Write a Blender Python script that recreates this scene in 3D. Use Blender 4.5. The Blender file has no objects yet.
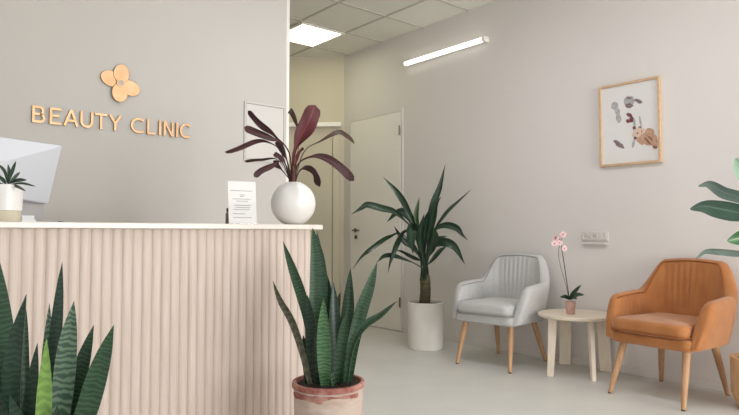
import bpy, math, random
from mathutils import Vector, Matrix
rnd = random.Random(7)
SC = bpy.context.scene
COL = SC.collection
PI = math.pi

# ------------------------------------------------------------------ camera
F_PX, CX, CY, HOR = 605.0, 369.5, 207.5, 233.0
YAW = math.radians(39.8)
PITCH = math.atan((HOR - CY) / F_PX)
CAM = Vector((0, 0, 1.0))
FW = Vector((math.sin(YAW) * math.cos(PITCH), math.cos(YAW) * math.cos(PITCH), math.sin(PITCH)))
RT = Vector((math.cos(YAW), -math.sin(YAW), 0))
UP = RT.cross(FW)


def at(px, py, d):
    """world point seen at a photo pixel, at distance d along the view axis"""
    return CAM + (FW + RT * ((px - CX) / F_PX) - UP * ((py - CY) / F_PX)) * d


cam = bpy.data.cameras.new('camera')
cam.sensor_width = 36.0
cam.lens = F_PX / 739.0 * 36.0
cam.clip_start = 0.05
co = bpy.data.objects.new('camera', cam)
COL.objects.link(co)
co.matrix_world = Matrix.Translation(CAM) @ Matrix((RT, UP, -FW)).transposed().to_4x4()
SC.camera = co


# ------------------------------------------------------------------ materials
def lin(c):
    return tuple((x / 255 / 12.92 if x / 255 <= 0.04045 else ((x / 255 + 0.055) / 1.055) ** 2.4) for x in c)


def mat(name, rgb, rough=0.6, metal=0.0, rgb2=None, scale=8.0, bump=0.0, bscale=60.0, spec=0.4, stretch=None,
        emit=None, estr=0.0, coat=0.0, detail=4.0, trans=0.0, sheen=0.0):
    m = bpy.data.materials.new(name)
    m.use_nodes = True
    nt = m.node_tree
    b = nt.nodes['Principled BSDF']
    b.inputs['Base Color'].default_value = (*lin(rgb), 1)
    b.inputs['Roughness'].default_value = rough
    b.inputs['Metallic'].default_value = metal
    b.inputs['Specular IOR Level'].default_value = spec
    b.inputs['Coat Weight'].default_value = coat
    b.inputs['Transmission Weight'].default_value = trans
    b.inputs['Sheen Weight'].default_value = sheen
    tc = nt.nodes.new('ShaderNodeTexCoord')
    mp = nt.nodes.new('ShaderNodeMapping')
    nt.links.new(tc.outputs['Object'], mp.inputs['Vector'])
    if stretch:
        mp.inputs['Scale'].default_value = stretch
    if rgb2 is not None:
        n = nt.nodes.new('ShaderNodeTexNoise')
        n.inputs['Scale'].default_value = scale
        n.inputs['Detail'].default_value = detail
        nt.links.new(mp.outputs['Vector'], n.inputs['Vector'])
        r = nt.nodes.new('ShaderNodeValToRGB')
        r.color_ramp.elements[0].position = 0.35
        r.color_ramp.elements[1].position = 0.65
        r.color_ramp.elements[0].color = (*lin(rgb), 1)
        r.color_ramp.elements[1].color = (*lin(rgb2), 1)
        nt.links.new(n.outputs['Fac'], r.inputs['Fac'])
        nt.links.new(r.outputs['Color'], b.inputs['Base Color'])
    if bump:
        n2 = nt.nodes.new('ShaderNodeTexNoise')
        n2.inputs['Scale'].default_value = bscale
        n2.inputs['Detail'].default_value = 3
        nt.links.new(mp.outputs['Vector'], n2.inputs['Vector'])
        bp = nt.nodes.new('ShaderNodeBump')
        bp.inputs['Strength'].default_value = bump
        bp.inputs['Distance'].default_value = 0.01
        nt.links.new(n2.outputs['Fac'], bp.inputs['Height'])
        nt.links.new(bp.outputs['Normal'], b.inputs['Normal'])
    if emit:
        b.inputs['Emission Color'].default_value = (*lin(emit), 1)
        b.inputs['Emission Strength'].default_value = estr
    return m


def leaf_mat(name, c1, c2, bands=0.0, rough=0.4, vein=None, edge=None, dist=7.0):
    """leaf blade: UV y runs along the leaf, UV x across it"""
    m = bpy.data.materials.new(name)
    m.use_nodes = True
    nt = m.node_tree
    b = nt.nodes['Principled BSDF']
    b.inputs['Roughness'].default_value = rough
    b.inputs['Specular IOR Level'].default_value = 0.45
    tc = nt.nodes.new('ShaderNodeTexCoord')
    r = nt.nodes.new('ShaderNodeValToRGB')
    r.color_ramp.elements[0].color = (*lin(c1), 1)
    r.color_ramp.elements[1].color = (*lin(c2), 1)
    if bands:
        mp = nt.nodes.new('ShaderNodeMapping')
        mp.inputs['Scale'].default_value = (0.9, bands, 1)
        nt.links.new(tc.outputs['UV'], mp.inputs['Vector'])
        w = nt.nodes.new('ShaderNodeTexWave')
        w.wave_type = 'BANDS'
        w.bands_direction = 'Y'
        w.inputs['Scale'].default_value = 1.0
        w.inputs['Distortion'].default_value = dist
        w.inputs['Detail'].default_value = 3
        w.inputs['Detail Scale'].default_value = 1.6
        nt.links.new(mp.outputs['Vector'], w.inputs['Vector'])
        r.color_ramp.elements[0].position = 0.25
        r.color_ramp.elements[1].position = 0.8
        nt.links.new(w.outputs['Fac'], r.inputs['Fac'])
    else:
        n = nt.nodes.new('ShaderNodeTexNoise')
        n.inputs['Scale'].default_value = 9
        n.inputs['Detail'].default_value = 3
        nt.links.new(tc.outputs['Object'], n.inputs['Vector'])
        r.color_ramp.elements[0].position = 0.35
        r.color_ramp.elements[1].position = 0.7
        nt.links.new(n.outputs['Fac'], r.inputs['Fac'])
    out = r.outputs['Color']
    for kind, colr in (('vein', vein), ('edge', edge)):
        if colr is None:
            continue
        sp = nt.nodes.new('ShaderNodeSeparateXYZ')
        nt.links.new(tc.outputs['UV'], sp.inputs['Vector'])
        s = nt.nodes.new('ShaderNodeMath')
        s.operation = 'SUBTRACT'
        s.inputs[1].default_value = 0.5
        nt.links.new(sp.outputs['X'], s.inputs[0])
        a = nt.nodes.new('ShaderNodeMath')
        a.operation = 'ABSOLUTE'
        nt.links.new(s.outputs[0], a.inputs[0])
        c = nt.nodes.new('ShaderNodeMath')
        c.operation = 'LESS_THAN' if kind == 'vein' else 'GREATER_THAN'
        c.inputs[1].default_value = 0.04 if kind == 'vein' else 0.44
        nt.links.new(a.outputs[0], c.inputs[0])
        mx = nt.nodes.new('ShaderNodeMix')
        mx.data_type = 'RGBA'
        nt.links.new(c.outputs[0], mx.inputs[0])
        nt.links.new(out, mx.inputs[6])
        mx.inputs[7].default_value = (*lin(colr), 1)
        out = mx.outputs[2]
    nt.links.new(out, b.inputs['Base Color'])
    return m


M = {}
M['paint'] = mat('wall_paint', (220, 215, 212), 0.75, rgb2=(222, 217, 214), scale=1.5, bump=0.04, bscale=180)
M['paint_warm_lit'] = mat('wall_paint_warm_lit', (200, 192, 172), 0.75, rgb2=(202, 194, 174), scale=1.5, bump=0.04, bscale=180)  # wall paint yellowed to carry the warm light of the passage
M['paint_sign_dim'] = mat('wall_paint_dimmed', (197, 193, 188), 0.75, rgb2=(199, 195, 190), scale=1.5, bump=0.04, bscale=180)  # same wall paint, darkened to stand for dimmer light on this wall
M['monitor'] = mat('silver_white_plastic', (208, 211, 219), 0.4)
M['door'] = mat('door_paint', (240, 236, 230), 0.5, rgb2=(241, 237, 231), scale=2)
M['white_trim'] = mat('white_trim', (236, 233, 226), 0.5)
M['floor'] = mat('pale_vinyl_floor', (205, 204, 199), 0.42, rgb2=(210, 209, 204), scale=3.5, bump=0.03, bscale=30, spec=0.4)
M['ceil'] = mat('mineral_fibre_tile', (226, 225, 216), 0.9, rgb2=(220, 219, 210), scale=120, bump=0.15, bscale=220)
M['tbar'] = mat('ceiling_grid_bar', (192, 189, 179), 0.7)
M['quartz'] = mat('white_quartz', (222, 215, 207), 0.3, rgb2=(215, 207, 199), scale=14, spec=0.5)
M['slat'] = mat('pale_oak_slat', (207, 192, 183), 0.55, rgb2=(198, 182, 171), scale=6, stretch=(9, 9, 0.5), bump=0.05, bscale=40)
M['carcass'] = mat('cream_laminate', (214, 200, 184), 0.5)
M['gold'] = mat('brushed_gold', (192, 152, 114), 0.42, metal=0.8, rgb2=(202, 164, 128), scale=20)
M['white_plastic'] = mat('white_plastic', (228, 230, 236), 0.35, spec=0.5)
M['alu'] = mat('grey_aluminium', (186, 184, 186), 0.4, metal=0.4)
M['dark'] = mat('dark_plastic', (40, 40, 42), 0.4)
M['black_glass'] = mat('screen_glass', (14, 15, 18), 0.1)
M['paper'] = mat('white_paper', (226, 225, 225), 0.7)
M['ink'] = mat('grey_ink', (140, 138, 140), 0.8)
M['acrylic'] = mat('clear_acrylic', (245, 247, 248), 0.05, trans=0.95)
M['ceramic'] = mat('white_glazed_ceramic', (230, 227, 225), 0.35, rgb2=(225, 222, 219), scale=5, spec=0.5)
M['matte_white'] = mat('matte_white_planter', (232, 229, 223), 0.6, rgb2=(226, 222, 215), scale=7, bump=0.05, bscale=90)
M['sand'] = mat('bare_beige_clay', (196, 188, 168), 0.8)
M['soil'] = mat('potting_soil', (58, 44, 36), 0.95, rgb2=(38, 29, 24), scale=50, bump=0.9, bscale=70)
M['terra'] = mat('limewashed_terracotta', (196, 181, 171), 0.85, rgb2=(180, 158, 145), scale=9, stretch=(1, 1, 3), bump=0.35, bscale=25)
M['terra_rim'] = mat('red_terracotta', (134, 70, 64), 0.85, rgb2=(178, 136, 124), scale=16, bump=0.3, bscale=40)
M['limewash'] = mat('white_limewash', (228, 220, 214), 0.85, rgb2=(216, 204, 196), scale=14, bump=0.3, bscale=30)
M['pink_clay'] = mat('pink_clay_pot', (196, 158, 144), 0.75, rgb2=(208, 172, 158), scale=30)
M['oak'] = mat('oak_wood', (194, 154, 118), 0.5, rgb2=(180, 138, 102), scale=7, stretch=(8, 8, 0.8))
M['oak_frame'] = mat('pale_oak_frame', (212, 180, 146), 0.5, rgb2=(200, 166, 132), scale=9, stretch=(4, 4, 4))
M['ash'] = mat('whitewashed_ash', (228, 216, 199), 0.5, rgb2=(219, 205, 187), scale=7, stretch=(7, 1.2, 1.2))
M['birch'] = mat('turned_light_wood', (214, 172, 130), 0.5, rgb2=(198, 154, 112), scale=6, stretch=(5, 5, 0.8))
M['orange'] = mat('cognac_velvet', (178, 116, 64), 0.72, rgb2=(166, 104, 54), scale=10, bump=0.06, bscale=120, sheen=0.3)
M['orange_dark'] = mat('cognac_welt', (150, 86, 36), 0.7)
M['grey'] = mat('light_grey_weave', (192, 192, 191), 0.85, rgb2=(182, 182, 181), scale=90, bump=0.12, bscale=260, sheen=0.2)
M['grey_dark'] = mat('grey_welt', (158, 155, 152), 0.85)
M['rubber'] = mat('dark_rubber', (52, 44, 40), 0.8)
M['steel'] = mat('satin_steel', (120, 114, 104), 0.35, metal=0.9)
M['bark'] = mat('green_brown_cane', (92, 88, 64), 0.8, rgb2=(70, 64, 46), scale=14, stretch=(1, 1, 4), bump=0.35, bscale=30)
M['stem_green'] = mat('green_stem', (88, 104, 62), 0.5)
M['stem_red'] = mat('pinkish_stem', (128, 84, 76), 0.55, rgb2=(104, 70, 58), scale=30)
M['stem_dark'] = mat('dark_flower_stem', (74, 62, 52), 0.6)
M['petal_pink'] = mat('pale_pink_petal', (236, 198, 200), 0.6, rgb2=(242, 214, 214), scale=40)
M['lip_pink'] = mat('deep_pink_lip', (196, 92, 116), 0.6)
M['cordy'] = leaf_mat('burgundy_leaf', (66, 32, 34), (48, 25, 27), rough=0.6, vein=(86, 46, 46))
M['cordy_red'] = leaf_mat('crimson_leaf', (92, 32, 38), (76, 28, 33), rough=0.6, vein=(122, 50, 54))
M['cordy_brown'] = leaf_mat('bronze_leaf', (74, 52, 42), (56, 37, 34), rough=0.5, vein=(92, 70, 56))
M['drac'] = leaf_mat('dark_green_leaf', (40, 64, 45), (28, 48, 35), rough=0.34, vein=(58, 86, 58))
M['drac_light'] = leaf_mat('mid_green_leaf', (84, 112, 66), (54, 86, 52), rough=0.35)
M['snake'] = leaf_mat('banded_snake_leaf', (36, 60, 42), (54, 84, 58), bands=12, rough=0.38)
M['snake_dark'] = leaf_mat('dark_snake_leaf', (26, 46, 36), (42, 66, 50), bands=10, rough=0.38)
M['snake_light'] = leaf_mat('light_snake_leaf', (52, 84, 56), (82, 118, 78), bands=13, rough=0.38)
M['snake_pale'] = leaf_mat('grey_snake_leaf', (54, 76, 62), (98, 120, 100), bands=9, rough=0.4)
M['snake_lime'] = leaf_mat('lime_snake_leaf', (106, 140, 70), (124, 158, 82), bands=6, rough=0.4)
M['snake_bronze'] = leaf_mat('bronze_snake_leaf', (58, 60, 46), (84, 84, 66), bands=6, rough=0.4)
M['ficus'] = leaf_mat('blue_green_leaf', (42, 66, 56), (58, 82, 70), rough=0.35, vein=(84, 106, 92))
M['ficus_grey'] = leaf_mat('grey_green_leaf', (82, 100, 92), (102, 118, 110), rough=0.4, vein=(108, 122, 114))
M['ficus_bright'] = leaf_mat('bright_green_leaf', (52, 104, 54), (84, 132, 70), rough=0.35, vein=(120, 160, 100))
M['ficus_pale'] = leaf_mat('pale_green_leaf', (142, 178, 154), (160, 192, 168), rough=0.4, vein=(180, 204, 184))
M['succ'] = leaf_mat('small_plant_leaf', (58, 78, 62), (40, 60, 46), rough=0.4)
M['glow_panel'] = mat('lit_ceiling_panel', (250, 250, 248), 0.5, emit=(255, 253, 212), estr=6.0)
M['glow_tube'] = mat('lit_tube', (250, 250, 246), 0.5, emit=(255, 252, 240), estr=2.0)
M['p_grey'] = mat('print_grey', (196, 195, 196), 0.7, rgb2=(160, 159, 164), scale=60)
M['p_plum'] = mat('print_plum', (112, 88, 94), 0.7, rgb2=(146, 122, 122), scale=60)
M['p_red'] = mat('print_berry', (138, 40, 58), 0.7, rgb2=(92, 30, 44), scale=90)
M['p_cream'] = mat('print_cream', (242, 222, 206), 0.7, rgb2=(222, 182, 156), scale=90)
M['p_tan'] = mat('print_tan', (216, 172, 146), 0.7, rgb2=(196, 146, 118), scale=40)
M['p_brown'] = mat('print_brown', (140, 92, 70), 0.7)
M['glass'] = mat('window_glass', (255, 255, 255), 0.02)


def glass_mat(m, fac):
    nt = m.node_tree
    out = [n for n in nt.nodes if n.type == 'OUTPUT_MATERIAL'][0]
    t = nt.nodes.new('ShaderNodeBsdfTransparent')
    g = nt.nodes.new('ShaderNodeBsdfGlossy')
    g.inputs['Roughness'].default_value = 0.02
    mx = nt.nodes.new('ShaderNodeMixShader')
    mx.inputs['Fac'].default_value = fac
    nt.links.new(t.outputs[0], mx.inputs[1])
    nt.links.new(g.outputs[0], mx.inputs[2])
    nt.links.new(mx.outputs[0], out.inputs['Surface'])


glass_mat(M['glass'], .06)
glass_mat(M['acrylic'], .05)


# ------------------------------------------------------------------ object helpers
class MB:
    def __init__(s):
        s.v, s.f, s.uv, s.mi = [], [], {}, {}

    def add(s, vs, fs, mi=0):
        o = len(s.v)
        s.v += [Vector(p) for p in vs]
        for f in fs:
            s.mi[len(s.f)] = mi
            s.f.append([i + o for i in f])
        return o

    def box(s, x0, x1, y0, y1, z0, z1, mi=0):
        vs = [(x, y, z) for z in (z0, z1) for y in (y0, y1) for x in (x0, x1)]
        s.add(vs, [(0, 2, 3, 1), (4, 5, 7, 6), (0, 1, 5, 4), (2, 6, 7, 3), (0, 4, 6, 2), (1, 3, 7, 5)], mi)

    def obox(s, c, ex, ey, ez, mi=0):
        c, ex, ey, ez = map(Vector, (c, ex, ey, ez))
        vs = [c + ex * a + ey * b + ez * d for d in (-1, 1) for b in (-1, 1) for a in (-1, 1)]
        s.add(vs, [(0, 2, 3, 1), (4, 5, 7, 6), (0, 1, 5, 4), (2, 6, 7, 3), (0, 4, 6, 2), (1, 3, 7, 5)], mi)

    def tube(s, pts, rad, n=12, caps=True, mi=0):
        pts = [Vector(p) for p in pts]
        if not hasattr(rad, '__len__'):
            rad = [rad] * len(pts)
        o = len(s.v)
        ref = None
        vs = []
        for i, p in enumerate(pts):
            t = (pts[min(i + 1, len(pts) - 1)] - pts[max(i - 1, 0)]).normalized()
            if ref is None:
                ref = Vector((1, 0, 0)) if abs(t.x) < 0.8 else Vector((0, 1, 0))
            a = (ref - t * ref.dot(t)).normalized()
            ref = a
            b = t.cross(a)
            for k in range(n):
                an = 2 * PI * k / n
                vs.append(p + (a * math.cos(an) + b * math.sin(an)) * rad[i])
        fs = []
        for i in range(len(pts) - 1):
            for k in range(n):
                fs.append((i * n + k, i * n + (k + 1) % n, (i + 1) * n + (k + 1) % n, (i + 1) * n + k))
        if caps:
            fs.append(tuple(range(n - 1, -1, -1)))
            fs.append(tuple(range((len(pts) - 1) * n, len(pts) * n)))
        s.add(vs, fs, mi)

    def lathe(s, c, prof, n=48, mi=0):
        """prof: list of (r, z) from outside bottom ... ; closed with caps where r > 0 at the ends"""
        cx, cy, cz = c
        vs, fs = [], []
        for r, z in prof:
            for k in range(n):
                an = 2 * PI * k / n
                vs.append((cx + r * math.cos(an), cy + r * math.sin(an), cz + z))
        for i in range(len(prof) - 1):
            for k in range(n):
                fs.append((i * n + k, i * n + (k + 1) % n, (i + 1) * n + (k + 1) % n, (i + 1) * n + k))
        fs.append(tuple(range(n - 1, -1, -1)))
        fs.append(tuple(range((len(prof) - 1) * n, len(prof) * n)))
        s.add(vs, fs, mi)

    def prism(s, poly, to3, depth, mi=0):
        """extrude a 2D polygon; to3(u, v, w) maps to the world"""
        n = len(poly)
        vs = [to3(u, v, 0) for u, v in poly] + [to3(u, v, depth) for u, v in poly]
        fs = [tuple(range(n - 1, -1, -1)), tuple(range(n, 2 * n))]
        fs += [(i, (i + 1) % n, n + (i + 1) % n, n + i) for i in range(n)]
        s.add(vs, fs, mi)


def obj(name, mb, material, parent=None, smooth=False, bevel=0.0, sub=0, seg=2, angle=35):
    me = bpy.data.meshes.new(name)
    off = parent_loc(parent)
    me.from_pydata([tuple(v - off) for v in mb.v], [], mb.f)
    mats = material if isinstance(material, (list, tuple)) else [material]
    for m in mats:
        me.materials.append(m)
    if len(mats) > 1:
        for i, p in enumerate(me.polygons):
            p.material_index = mb.mi.get(i, 0)
    if mb.uv:
        ul = me.uv_layers.new(name='UVMap')
        for lp in me.loops:
            ul.data[lp.index].uv = mb.uv.get(lp.vertex_index, (0.5, 0.5))
    o = bpy.data.objects.new(name, me)
    COL.objects.link(o)
    if parent:
        o.parent = parent
    import bmesh
    bm = bmesh.new()
    bm.from_mesh(me)
    bmesh.ops.recalc_face_normals(bm, faces=bm.faces)
    bm.to_mesh(me)
    bm.free()
    if smooth:
        for p in me.polygons:
            p.use_smooth = True
        if smooth != 'full':
            try:
                me.set_sharp_from_angle(angle=math.radians(angle))
            except Exception:
                pass
    if bevel:
        b = o.modifiers.new('bevel', 'BEVEL')
        b.width = bevel
        b.segments = seg
        b.limit_method = 'ANGLE'
        b.angle_limit = math.radians(40)
        if not smooth:
            for p in me.polygons:
                p.use_smooth = True
            try:
                me.set_sharp_from_angle(angle=math.radians(30))
            except Exception:
                pass
    if sub:
        b = o.modifiers.new('subsurf', 'SUBSURF')
        b.levels = sub
        b.render_levels = sub
    return o


def parent_loc(p):
    v = Vector((0, 0, 0))
    while p is not None:
        v += p.location
        p = p.parent
    return v


def thing(name, label, cat, loc, group=None):
    o = bpy.data.objects.new(name, None)
    COL.objects.link(o)
    o.empty_display_size = 0.1
    o.location = loc
    o['label'] = label
    o['category'] = cat
    if group:
        o['group'] = group
    return o


def struct(o, label=None):
    o['kind'] = 'structure'
    if label:
        o['label'] = label
    return o


def catmull(P, n):
    P = [Vector(p) for p in P]
    if len(P) == 2:
        return [P[0].lerp(P[1], i / n) for i in range(n + 1)]
    Q = [P[0] * 2 - P[1]] + P + [P[-1] * 2 - P[-2]]
    out = []
    m = len(P) - 1
    for i in range(n + 1):
        t = i / n * m
        k = min(int(t), m - 1)
        t -= k
        a, b, c, d = Q[k:k + 4]
        out.append(0.5 * ((2 * b) + (c - a) * t + (2 * a - 5 * b + 4 * c - d) * t * t + (3 * b - a - 3 * c + d) * t ** 3))
    return out


def interp(xs, t):
    m = len(xs) - 1
    k = min(int(t * m), m - 1)
    u = t * m - k
    u = u * u * (3 - 2 * u) * 0.5 + u * 0.5
    return xs[k] * (1 - u) + xs[k + 1] * u


def profile(kind, t):
    if kind == 'strap':      # snake plant: sturdy, widest at 45 %, pointed
        w = 0.62 + 0.38 * math.sin(min(t / 0.45, 1) * PI / 2) if t < 0.45 else (1 - ((t - 0.45) / 0.55) ** 2.2)
        return max(w, 0.015)
    if kind == 'petiole':    # cordyline: long thin stalk, lance blade
        if t < 0.3:
            return 0.16 + 0.1 * t
        u = (t - 0.3) / 0.7
        return max(0.19 + 0.81 * math.sin(PI * u ** 0.85) ** 0.8 if u < 0.93 else 0.19 + 0.81 * math.sin(PI * 0.93 ** 0.85) ** 0.8 * (1 - (u - 0.93) / 0.07) - 0.17 * (u - 0.93) / 0.07, 0.03)
    if kind == 'stalk':      # long thin stalk, then a narrow pointed blade
        if t < 0.38:
            return 0.28 - 0.2 * t
        u = (t - 0.38) / 0.62
        return max(0.24 * (1 - u) + 0.85 * math.sin(PI * u ** 0.9), 0.03)
    if kind == 'blunt':      # stalk, then a broad strap with a rounded end
        if t < 0.34:
            return 0.16 + 0.1 * t
        u = (t - 0.34) / 0.66
        a = 0.2 + 0.8 * math.sin(min(u / 0.5, 1) * PI / 2) ** 1.2
        return a if u < 0.8 else a * math.sqrt(max(0.0, 1 - ((u - 0.8) / 0.2) ** 2.4)) + 0.02
    if kind == 'lance':      # dracaena: narrow foot, long blade, fine tip
        u = t
        return max(0.12 + 0.88 * math.sin(PI * min(u, 1) ** 1.25) ** 0.9 if u < 1 else 0.03, 0.03) if u < 0.96 else max(0.12 * (1 - u) / 0.04, 0.03)
    if kind == 'blade':      # broad oval blade
        return max(math.sin(PI * (0.04 + 0.94 * t) ** 0.9) ** 0.75, 0.03)
    return 1.0


LEAVES = 0


def leaf(parent, pts, w, material, kind='lance', roll=0.0, fold=0.25, thick=0.0016, n=18, name='leaf', wave=0.0, label=None):
    """one solid leaf along 3D points; w = greatest width in metres"""
    global LEAVES
    LEAVES += 1
    C = catmull(pts, n)
    mb = MB()
    us = (-1, -0.55, 0, 0.55, 1)
    prev = None
    rings = []
    ph = rnd.random() * 6
    for i, p in enumerate(C):
        t = i / n
        T = (C[min(i + 1, n)] - C[max(i - 1, 0)]).normalized()
        V = (CAM - p).normalized()
        if prev is None:
            N = (V - T * V.dot(T)).normalized()
        else:
            N = (prev - T * prev.dot(T)).normalized()
            N2 = (V - T * V.dot(T))
            if N2.length > 0.35:
                N = (N * 0.7 + N2.normalized() * 0.3).normalized()
        prev = N
        S = T.cross(N)
        a = roll + wave * 0.5 * math.sin(3 * t + ph)
        S2 = S * math.cos(a) + N * math.sin(a)
        N2 = N * math.cos(a) - S * math.sin(a)
        hw = 0.5 * w * profile(kind, t)
        th = min(thick, hw * 0.5)
        ring = []
        for u in us:
            z = (abs(u) ** 1.5) * fold * hw + wave * hw * 0.5 * u * math.sin(9 * t + ph + u)
            ring.append(p + S2 * (u * hw) + N2 * (z + th))
        for u in reversed(us):
            z = (abs(u) ** 1.5) * fold * hw + wave * hw * 0.5 * u * math.sin(9 * t + ph + u)
            k = 0.3 if abs(u) == 1 else 1.0
            ring.append(p + S2 * (u * hw) + N2 * (z - th * k))
        rings.append(ring)
    m = 10
    vs = [v for r in rings for v in r]
    fs = []
    for i in range(n):
        for k in range(m):
            fs.append((i * m + k, i * m + (k + 1) % m, (i + 1) * m + (k + 1) % m, (i + 1) * m + k))
    fs.append(tuple(range(m - 1, -1, -1)))
    fs.append(tuple(range(n * m, n * m + m)))
    mb.add(vs, fs)
    L = sum((C[i + 1] - C[i]).length for i in range(n))
    for i in range(n + 1):
        for k in range(m):
            u = us[k] if k < 5 else us[9 - k]
            mb.uv[i * m + k] = (0.5 + 0.5 * u, i / n * L / 0.6)
    o = obj(name, mb, material, parent, smooth=True, angle=70)
    if label:
        o['label'] = label
    return o


def px_leaf(parent, pix, d0, d1, wpx, material, kind, **kw):
    """pix: photo points foot -> tip; d0, d1: distance of foot and tip; wpx: greatest width in photo pixels"""
    n = len(pix) - 1
    pts = []
    for i, (x, y) in enumerate(pix):
        t = i / n
        pts.append(at(x, y, d0 + (d1 - d0) * (t ** 1.3)))
    return leaf(parent, pts, wpx * (d0 + d1) / 2 / F_PX, material, kind, **kw)


# ------------------------------------------------------------------ room shell
XW = 4.2          # right wall
YS = 4.0          # sign wall
YF = -4.2         # shop front behind the camera
XL = -2.6
ZC = 3.03
BK = [(XW, 5.50), (2.36, 7.19)]   # slanted back wall of the passage

mb = MB(); mb.box(XL - .15, XW + .15, YF - .15, 7.6, -0.12, 0.0)
struct(obj('floor', mb, M['floor']))
mb = MB(); mb.box(XL - .15, XW + .15, YF - .15, 7.6, ZC + 0.012, ZC + 0.12)
ceil = struct(obj('ceiling', mb, M['ceil']))
mb = MB()
xs = [3.715 - 0.545 * k for k in range(0, 12)]
ys = [5.42 - 0.6 * k for k in range(-2, 17)]
for x in xs:
    if x > XL: mb.box(x - .011, x + .011, YF, 7.2, ZC + .006, ZC + .03)
for y in ys:
    if YF < y < 7.2: mb.box(XL, XW, y - .011, y + .011, ZC + .0055, ZC + .03)
obj('ceiling_grid', mb, M['tbar'], ceil)
mb = MB(); mb.box(XW, XW + .15, YF - .15, 5.65, 0, ZC + .02)
struct(obj('wall_right', mb, M['paint']))
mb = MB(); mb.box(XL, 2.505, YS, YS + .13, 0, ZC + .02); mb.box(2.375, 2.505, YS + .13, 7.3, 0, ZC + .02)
struct(obj('wall_left', mb, M['paint_sign_dim'], bevel=0.006))
mb = MB()
mb.box(XL - .15, XL, YF - .15, YS + .13, 0, .15); mb.box(XL - .15, XL, YF - .15, YS + .13, 2.4, ZC + .02)
mb.box(XL - .15, XL, YF - .15, -1.6, .15, 2.4); mb.box(XL - .15, XL, 1.6, YS + .13, .15, 2.4)
struct(obj('wall_side', mb, M['paint']))
w = MB()
for y in (-1.6, 1.55, -.025): w.box(XL - .11, XL - .05, y, y + .05, .15, 2.4)
for z in (.15, 2.35): w.box(XL - .11, XL - .05, -1.6, 1.6, z, z + .05)
wo = struct(obj('window_3', w, M['white_trim']))  # unseen window, added to let side fill light in
g = MB(); g.box(XL - .085, XL - .079, -1.6, 1.6, .15, 2.4)
obj('pane', g, M['glass'], wo)
# slanted back wall
A, B = Vector((*BK[0], 0)), Vector((*BK[1], 0))
bd = (B - A).normalized()
bn = Vector((-bd.y, bd.x, 0))          # points away from the room?
if bn.dot(CAM - A) > 0: bn = -bn
mb = MB()
mb.obox(A + bd * 1.2 + bn * .07 + Vector((0, 0, ZC / 2 + .01)), bd * 1.42, bn * .07, (0, 0, ZC / 2 + .01))
struct(obj('wall_back', mb, M['paint_warm_lit']))
# shop front: piers, sill, lintel and two glazed openings
mb = MB()
z0, z1 = 0.15, 2.3
mb.box(XL - .15, XW + .15, YF - .15, YF, 0, z0)
mb.box(XL - .15, XW + .15, YF - .15, YF, z1, ZC + .02)
for a, b in ((XL - .15, -2.2), (0.9, 1.2), (4.05, XW + .15)):
    mb.box(a, b, YF - .15, YF, z0, z1)
struct(obj('wall_front', mb, M['paint']))
for k, (a, b) in enumerate(((-2.2, 0.9), (1.2, 4.05))):
    w = MB()
    for x in (a, b - .05, (a + b) / 2 - .025): w.box(x, x + .05, YF - .11, YF - .05, z0, z1)
    for z in (z0, z1 - .05): w.box(a, b, YF - .11, YF - .05, z, z + .05)
    wo = struct(obj('window_%d' % (k + 1), w, M['white_trim']))
    g = MB(); g.box(a, b, YF - .085, YF - .079, z0, z1)
    obj('pane', g, M['glass'], wo)
# baseboards and trims
mb = MB(); mb.box(XW - .013, XW, YF, 4.495, 0, .06)
struct(obj('baseboard_right', mb, M['paint'], bevel=.003))
mb = MB(); mb.box(XL, 2.515, YS - .013, YS, 0, .06); 
struct(obj('baseboard_left', mb, M['paint'], bevel=.003))
mb = MB(); mb.box(2.485, 2.515, YS - .006, YS + .03, 0.06, ZC)
struct(obj('trim_1', mb, M['white_trim'], bevel=.004))

# door in the right wall
mb = MB()
mb.box(XW - .014, XW + .01, 4.535, 5.36, 0.008, 2.245)
d1 = struct(obj('door_1', mb, M['door'], bevel=.004))
mb = MB()
for a, b in ((4.497, 4.531), (5.364, 5.40)): mb.box(XW - .012, XW, a, b, 0, 2.283)
mb.box(XW - .012, XW, 4.531, 5.364, 2.249, 2.283)
obj('door_frame', mb, M['paint'], d1, bevel=.004)
mb = MB()
for z in (2.05, 0.3): mb.tube([(XW - .026, 4.533, z - .05), (XW - .026, 4.533, z + .05)], .008, 10)
obj('hinge', mb, M['steel'], d1, smooth=True)
mb = MB()
mb.lathe((0, 0, 0), [(.024, 0), (.024, .006), (.009, .007), (.009, .045)], 20)
mb.v = [Vector((XW - .02 - v.z, 5.26 + v.x, 1.03 + v.y)) for v in mb.v]
mb.tube([(XW - .062, 5.26, 1.03), (XW - .062, 5.21, 1.03), (XW - .06, 5.15, 1.028)], .009, 10)
obj('door_handle', mb, M['steel'], d1, smooth=True)
mb = MB()
mb.lathe((0, 0, 0), [(.022, 0), (.022, .008), (.01, .009), (.01, .014)], 20)
mb.v = [Vector((XW - .02 - v.z, 5.25 + v.x, .955 + v.y)) for v in mb.v]
obj('door_lock', mb, M['steel'], d1, smooth=True)

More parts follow.
